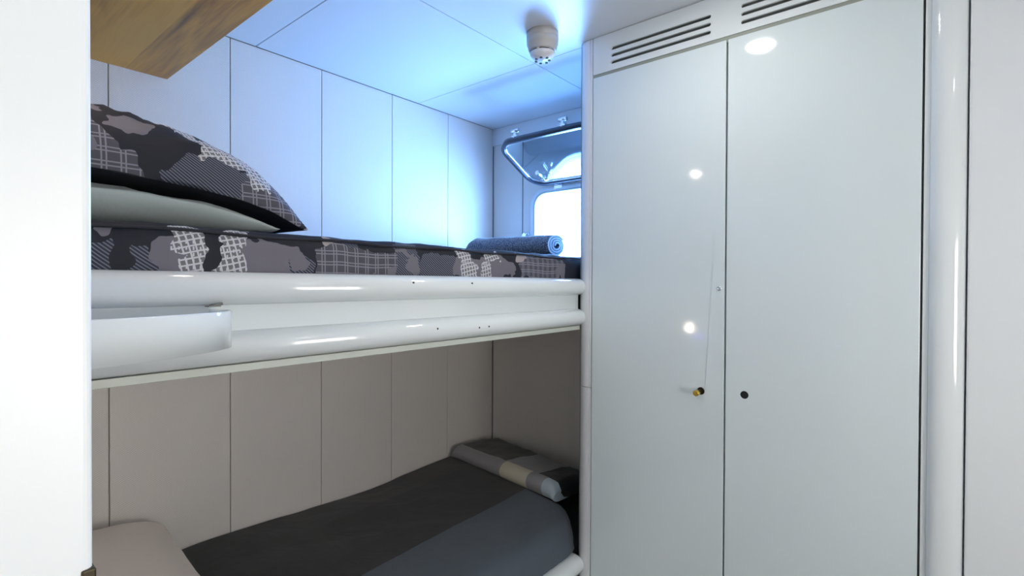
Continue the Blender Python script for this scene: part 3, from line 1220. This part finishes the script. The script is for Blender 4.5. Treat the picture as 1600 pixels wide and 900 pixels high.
T0 = Vector((1.630, 1.595, 0))
T1 = Vector((1.590, 1.105, 0))
ax = (T1 - T0).normalized()
sd = Vector((ax.y, -ax.x, 0))
TR = 0.050
bm = bmesh.new()
turns = 3.4
NS = 110
NLt = 26
th = 0.0074
secp = []
for i in range(NS + 1):
    a = 2 * pi * turns * i / NS
    r_ = 0.010 + (TR - 0.006 - 0.010) * i / NS
    secp.append((r_, a))
outer_loop = [((r_ + th / 2) * cos(a), (r_ + th / 2) * sin(a)) for r_, a in secp]
inner_loop = [((r_ - th / 2) * cos(a), (r_ - th / 2) * sin(a)) for r_, a in secp]
loop = outer_loop + inner_loop[::-1]
rows = []
base_z = 1.3475
for i in range(NLt + 1):
    s = i / NLt
    sc = 1.0 if s > 0.12 else 0.60 + 0.40 * math.sin(s / 0.12 * pi / 2)
    sc *= 1.0 + 0.16 * (1 - s)
    row = []
    for (a_, c_) in loop:
        rr = math.hypot(a_, c_) / TR
        bulge = 0.006 * (1 - rr) if s > 0.99 else 0
        w = 0.003 * noise3(s * 9, a_ * 30, c_ * 30)
        p = T0 + ax * (s * (T1 - T0).length + bulge) + sd * (a_ * 1.15 * (sc + w * 8))
        row.append(bm.verts.new((p.x, p.y, base_z + (TR * 0.90 + c_ * 0.90) * sc + w)))
    rows.append(row)
n = len(loop)
for a, b_ in zip(rows, rows[1:]):
    for k in range(n):
        k2 = (k + 1) % n
        bm.faces.new((a[k], a[k2], b_[k2], b_[k])).smooth = True
for rg in (rows[0], rows[-1]):
    for k in range(NS):
        bm.faces.new((rg[k], rg[k + 1], rg[n - 2 - k], rg[n - 1 - k])).material_index = 1
o = obj('rolled_towel', bm, [towel_mat(), simple('pale_towel_edge', (0.38, 0.46, 0.56), 0.9, bump=0.3, bscale=150)])
tag(o, 'rolled blue-grey knitted towel lying on the upper mattress by the window', 'towel')

# ------------------------------------------------------------------ curved white tray on the bunk front
tray = thing('curved_shelf', 'white curved shelf with a raised rim fixed to the front of the upper bunk', 'shelf', (0.1, 0.8, 1.155))
ctrl = [(0.298, 0.8368), (0.312, 0.822), (0.314, 0.805), (0.302, 0.784), (0.278, 0.762), (0.245, 0.742), (0.205, 0.724), (0.16, 0.710), (0.10, 0.700), (0.03, 0.698), (-0.05, 0.704), (-0.13, 0.722), (-0.19, 0.752), (-0.225, 0.79), (-0.235, 0.8368)]
def catmull(P, n=6):
    out = []
    for i in range(len(P) - 1):
        p0 = Vector(P[max(i - 1, 0)])
        p1 = Vector(P[i])
        p2 = Vector(P[i + 1])
        p3 = Vector(P[min(i + 2, len(P) - 1)])
        for k in range(n):
            t = k / n
            out.append(0.5 * ((2 * p1) + (-p0 + p2) * t + (2 * p0 - 5 * p1 + 4 * p2 - p3) * t * t + (-p0 + 3 * p1 - 3 * p2 + p3) * t ** 3))
    out.append(Vector(P[-1]))
    return out
cv = catmull(ctrl)
bm = bmesh.new()
rows = []
for i, p in enumerate(cv):
    a = cv[max(i - 1, 0)]
    c = cv[min(i + 1, len(cv) - 1)]
    d = (c - a).normalized()
    nrm = Vector((-d.y, d.x))           # which side is outside does not matter for a thin band
    t_ = 0.0022
    pr_ = [(t_, 1.155), (t_, 1.2065), (t_ * 0.5, 1.2085), (-t_ * 0.5, 1.2085), (-t_, 1.2065), (-t_, 1.155)]
    rows.append([bm.verts.new((p.x + nrm.x * o_, p.y + nrm.y * o_, z)) for o_, z in pr_])
for a, b_ in zip(rows, rows[1:]):
    for k in range(6):
        bm.faces.new((a[k], a[(k + 1) % 6], b_[(k + 1) % 6], b_[k])).smooth = True
bm.faces.new(rows[0])
bm.faces.new(rows[-1])
part('rim', bm, WHITE_GLOSS, tray)
bm = bmesh.new()
cin = [(p.x * 0.99 + 0.0004, p.y) for p in cv]
lo = [bm.verts.new((x, y + (0.003 if 0 < i < len(cin) - 1 else 0), 1.157)) for i, (x, y) in enumerate(cin)]
hi = [bm.verts.new((x, y + (0.003 if 0 < i < len(cin) - 1 else 0), 1.163)) for i, (x, y) in enumerate(cin)]
n = len(lo)
for k in range(n):
    bm.faces.new((lo[k], lo[(k + 1) % n], hi[(k + 1) % n], hi[k]))
bm.faces.new(lo)
bm.faces.new(hi)
part('tray', bm, TRIM_WHITE, tray)
bm = bmesh.new()
add_box(bm, 0.296, 0.313, 0.834, 0.850, 1.2125, 1.2140)
tube(bm, [(0.300, 0.842, 1.214), (0.318, 0.842, 1.2165)], 0.0022, 8)
part('bracket', bm, simple('worn_metal', (0.25, 0.25, 0.24), 0.4, 0.8), tray)

# ------------------------------------------------------------------ oak overhead shelf
bm = bmesh.new()
add_box(bm, RX0 + 0.001, 0.487, 0.62, YB - 0.001, 1.820, 1.862)
o = obj('overhead_shelf', bm, WOOD, bevel=0.0012)
tag(o, 'broad oak overhead shelf of planks high above the pillows, its underside showing', 'shelf')

# ------------------------------------------------------------------ smoke detector
det = thing('smoke_detector', 'round ivory smoke detector hanging from the white ceiling beside the wardrobe', 'smoke detector', (1.238, 0.914, ZC))
bm = bmesh.new()
lathe(bm, [(0.0, 0), (0.0475, 0.0), (0.0480, -0.018), (0.0470, -0.0188), (0.0470, -0.0198), (0.0478, -0.0206), (0.0468, -0.036), (0.0455, -0.037), (0.0420, -0.052), (0.0400, -0.056)], (1.238, 0.914, ZC - 0.0003))
part('base', bm, PLASTIC, det)
bm = bmesh.new()
lathe(bm, [(0.0, -0.056), (0.0335, -0.056), (0.0335, -0.0605), (0.0, -0.0605)], (1.238, 0.914, ZC))
part('air_gap', bm, DARK_GAP, det)
for k in range(6):
    bm = bmesh.new()
    a = 2 * pi * k / 6 + 0.25
    tube(bm, [(1.238 + 0.0345 * cos(a), 0.914 + 0.0345 * sin(a), ZC - 0.0555), (1.238 + 0.0335 * cos(a), 0.914 + 0.0335 * sin(a), ZC - 0.061)], 0.0045, 8)
    part('rib', bm, PLASTIC, det)
bm = bmesh.new()
lathe(bm, [(0.0, -0.0603), (0.0375, -0.0603), (0.0365, -0.066), (0.030, -0.074), (0.024, -0.080), (0.0, -0.083)], (1.238, 0.914, ZC))
cap = part('sensor_cap', bm, PLASTIC_LT, det)
bm = bmesh.new()
for k in range(7):
    a = 2 * pi * k / 7
    tube(bm, [(1.238 + 0.0205 * cos(a), 0.914 + 0.0205 * sin(a), ZC - 0.079), (1.238 + 0.0205 * cos(a), 0.914 + 0.0205 * sin(a), ZC - 0.0826)], 0.0042, 10)
part('grille', bm, DARK_GAP, cap)


# ------------------------------------------------------------------ lamps
def downlight(x, y, z, r, c, s, label, name='downlight'):
    t = thing(name, label, 'light', (x, y, z), None)
    bm = bmesh.new()
    lathe(bm, [(r + 0.010, 0.0), (r + 0.010, -0.003), (r + 0.006, -0.006), (r + 0.001, -0.006), (r + 0.001, -0.001)], (x, y, z - 0.0003), n=32)
    part('rim', bm, CHROME, t)
    bm = bmesh.new()
    lathe(bm, [(0.0001, -0.0062), (r, -0.0062), (r, -0.0082), (0.0001, -0.0085)], (x, y, z), n=32)
    part('lamp', bm, emit('lamp_glow', c, s), t)
    return t


downlight(1.003, 0.427, ZC, 0.036, (1.0, 0.95, 0.88), LAMP_EMIT, 'round ceiling downlight in front of the wardrobe doors')
downlight(0.11, 0.95, 1.820, 0.016, (1.0, 0.90, 0.82), READ_EMIT, 'small round light set in the underside of the oak shelf')
downlight(0.25, -0.45, ZC, 0.060, (0.92, 0.97, 1.0), CEIL_FILL_EMIT, 'round fill light added on the unseen passage ceiling behind the doorway')  # added out of view to brighten the wardrobe front
# reading light on the head wall of the lower bunk
t = thing('reading_light', 'small round reading light on the head wall of the lower bunk', 'light', (RX0, 1.171, 0.980))
bm = bmesh.new()
lathe(bm, [(0.024, 0.0003), (0.024, 0.006), (0.020, 0.010)], (RX0, 1.171, 0.980), 'X', 24)
part('rim', bm, CHROME, t)
bm = bmesh.new()
lathe(bm, [(0.005, 0.0003), (0.005, 0.012), (0.001, 0.014)], (RX0, 1.108, 0.929), 'X', 16)
part('added_blue_glow', bm, emit('blue_glow', (0.15, 0.15, 1.0), 110.0), t)  # added glowing dot that puts a blue glint on the wardrobe door
bm = bmesh.new()
lathe(bm, [(0.012, 0.0102), (0.011, 0.014)], (RX0, 1.171, 0.980), 'X', 24)
part('lamp', bm, emit('warm_glow', (1.0, 0.86, 0.72), BUNK_EMIT), t)

t = thing('passage_fill_light', 'square frosted fill light added on the unseen passage wall behind the doorway', 'light', (0.35, YF, 1.15))  # unseen glowing panel, added to throw warm light into the lower bunk
bm = bmesh.new()
add_box(bm, 0.05, 0.65, YF + 0.0005, YF + 0.03, 0.85, 1.45)
part('housing', bm, TRIM_WHITE, t, bevel=0.004)
bm = bmesh.new()
add_box(bm, 0.08, 0.62, YF + 0.0305, YF + 0.045, 0.88, 1.42)
part('diffuser', bm, emit('fill_panel_glow', (1.0, 0.93, 0.86), WALL_FILL_EMIT), t, bevel=0.006)

# brass strike plate low on the jamb edge
t = thing('strike_plate', 'small dark and brass strike plate on the edge of the white door jamb', 'strike plate', (0.0595, 0.315, 1.09))
bm = bmesh.new()
add_box(bm, 0.0555, 0.0612, 0.3135, 0.322, 1.080, 1.1105)
part('plate', bm, simple('tarnished_metal', (0.06, 0.05, 0.03), 0.4, 0.7), t, bevel=0.0008)
bm = bmesh.new()
add_box(bm, 0.0565, 0.0600, 0.3120, 0.3145, 1.084, 1.104)
part('latch_lip', bm, BRASS, t, bevel=0.0006)
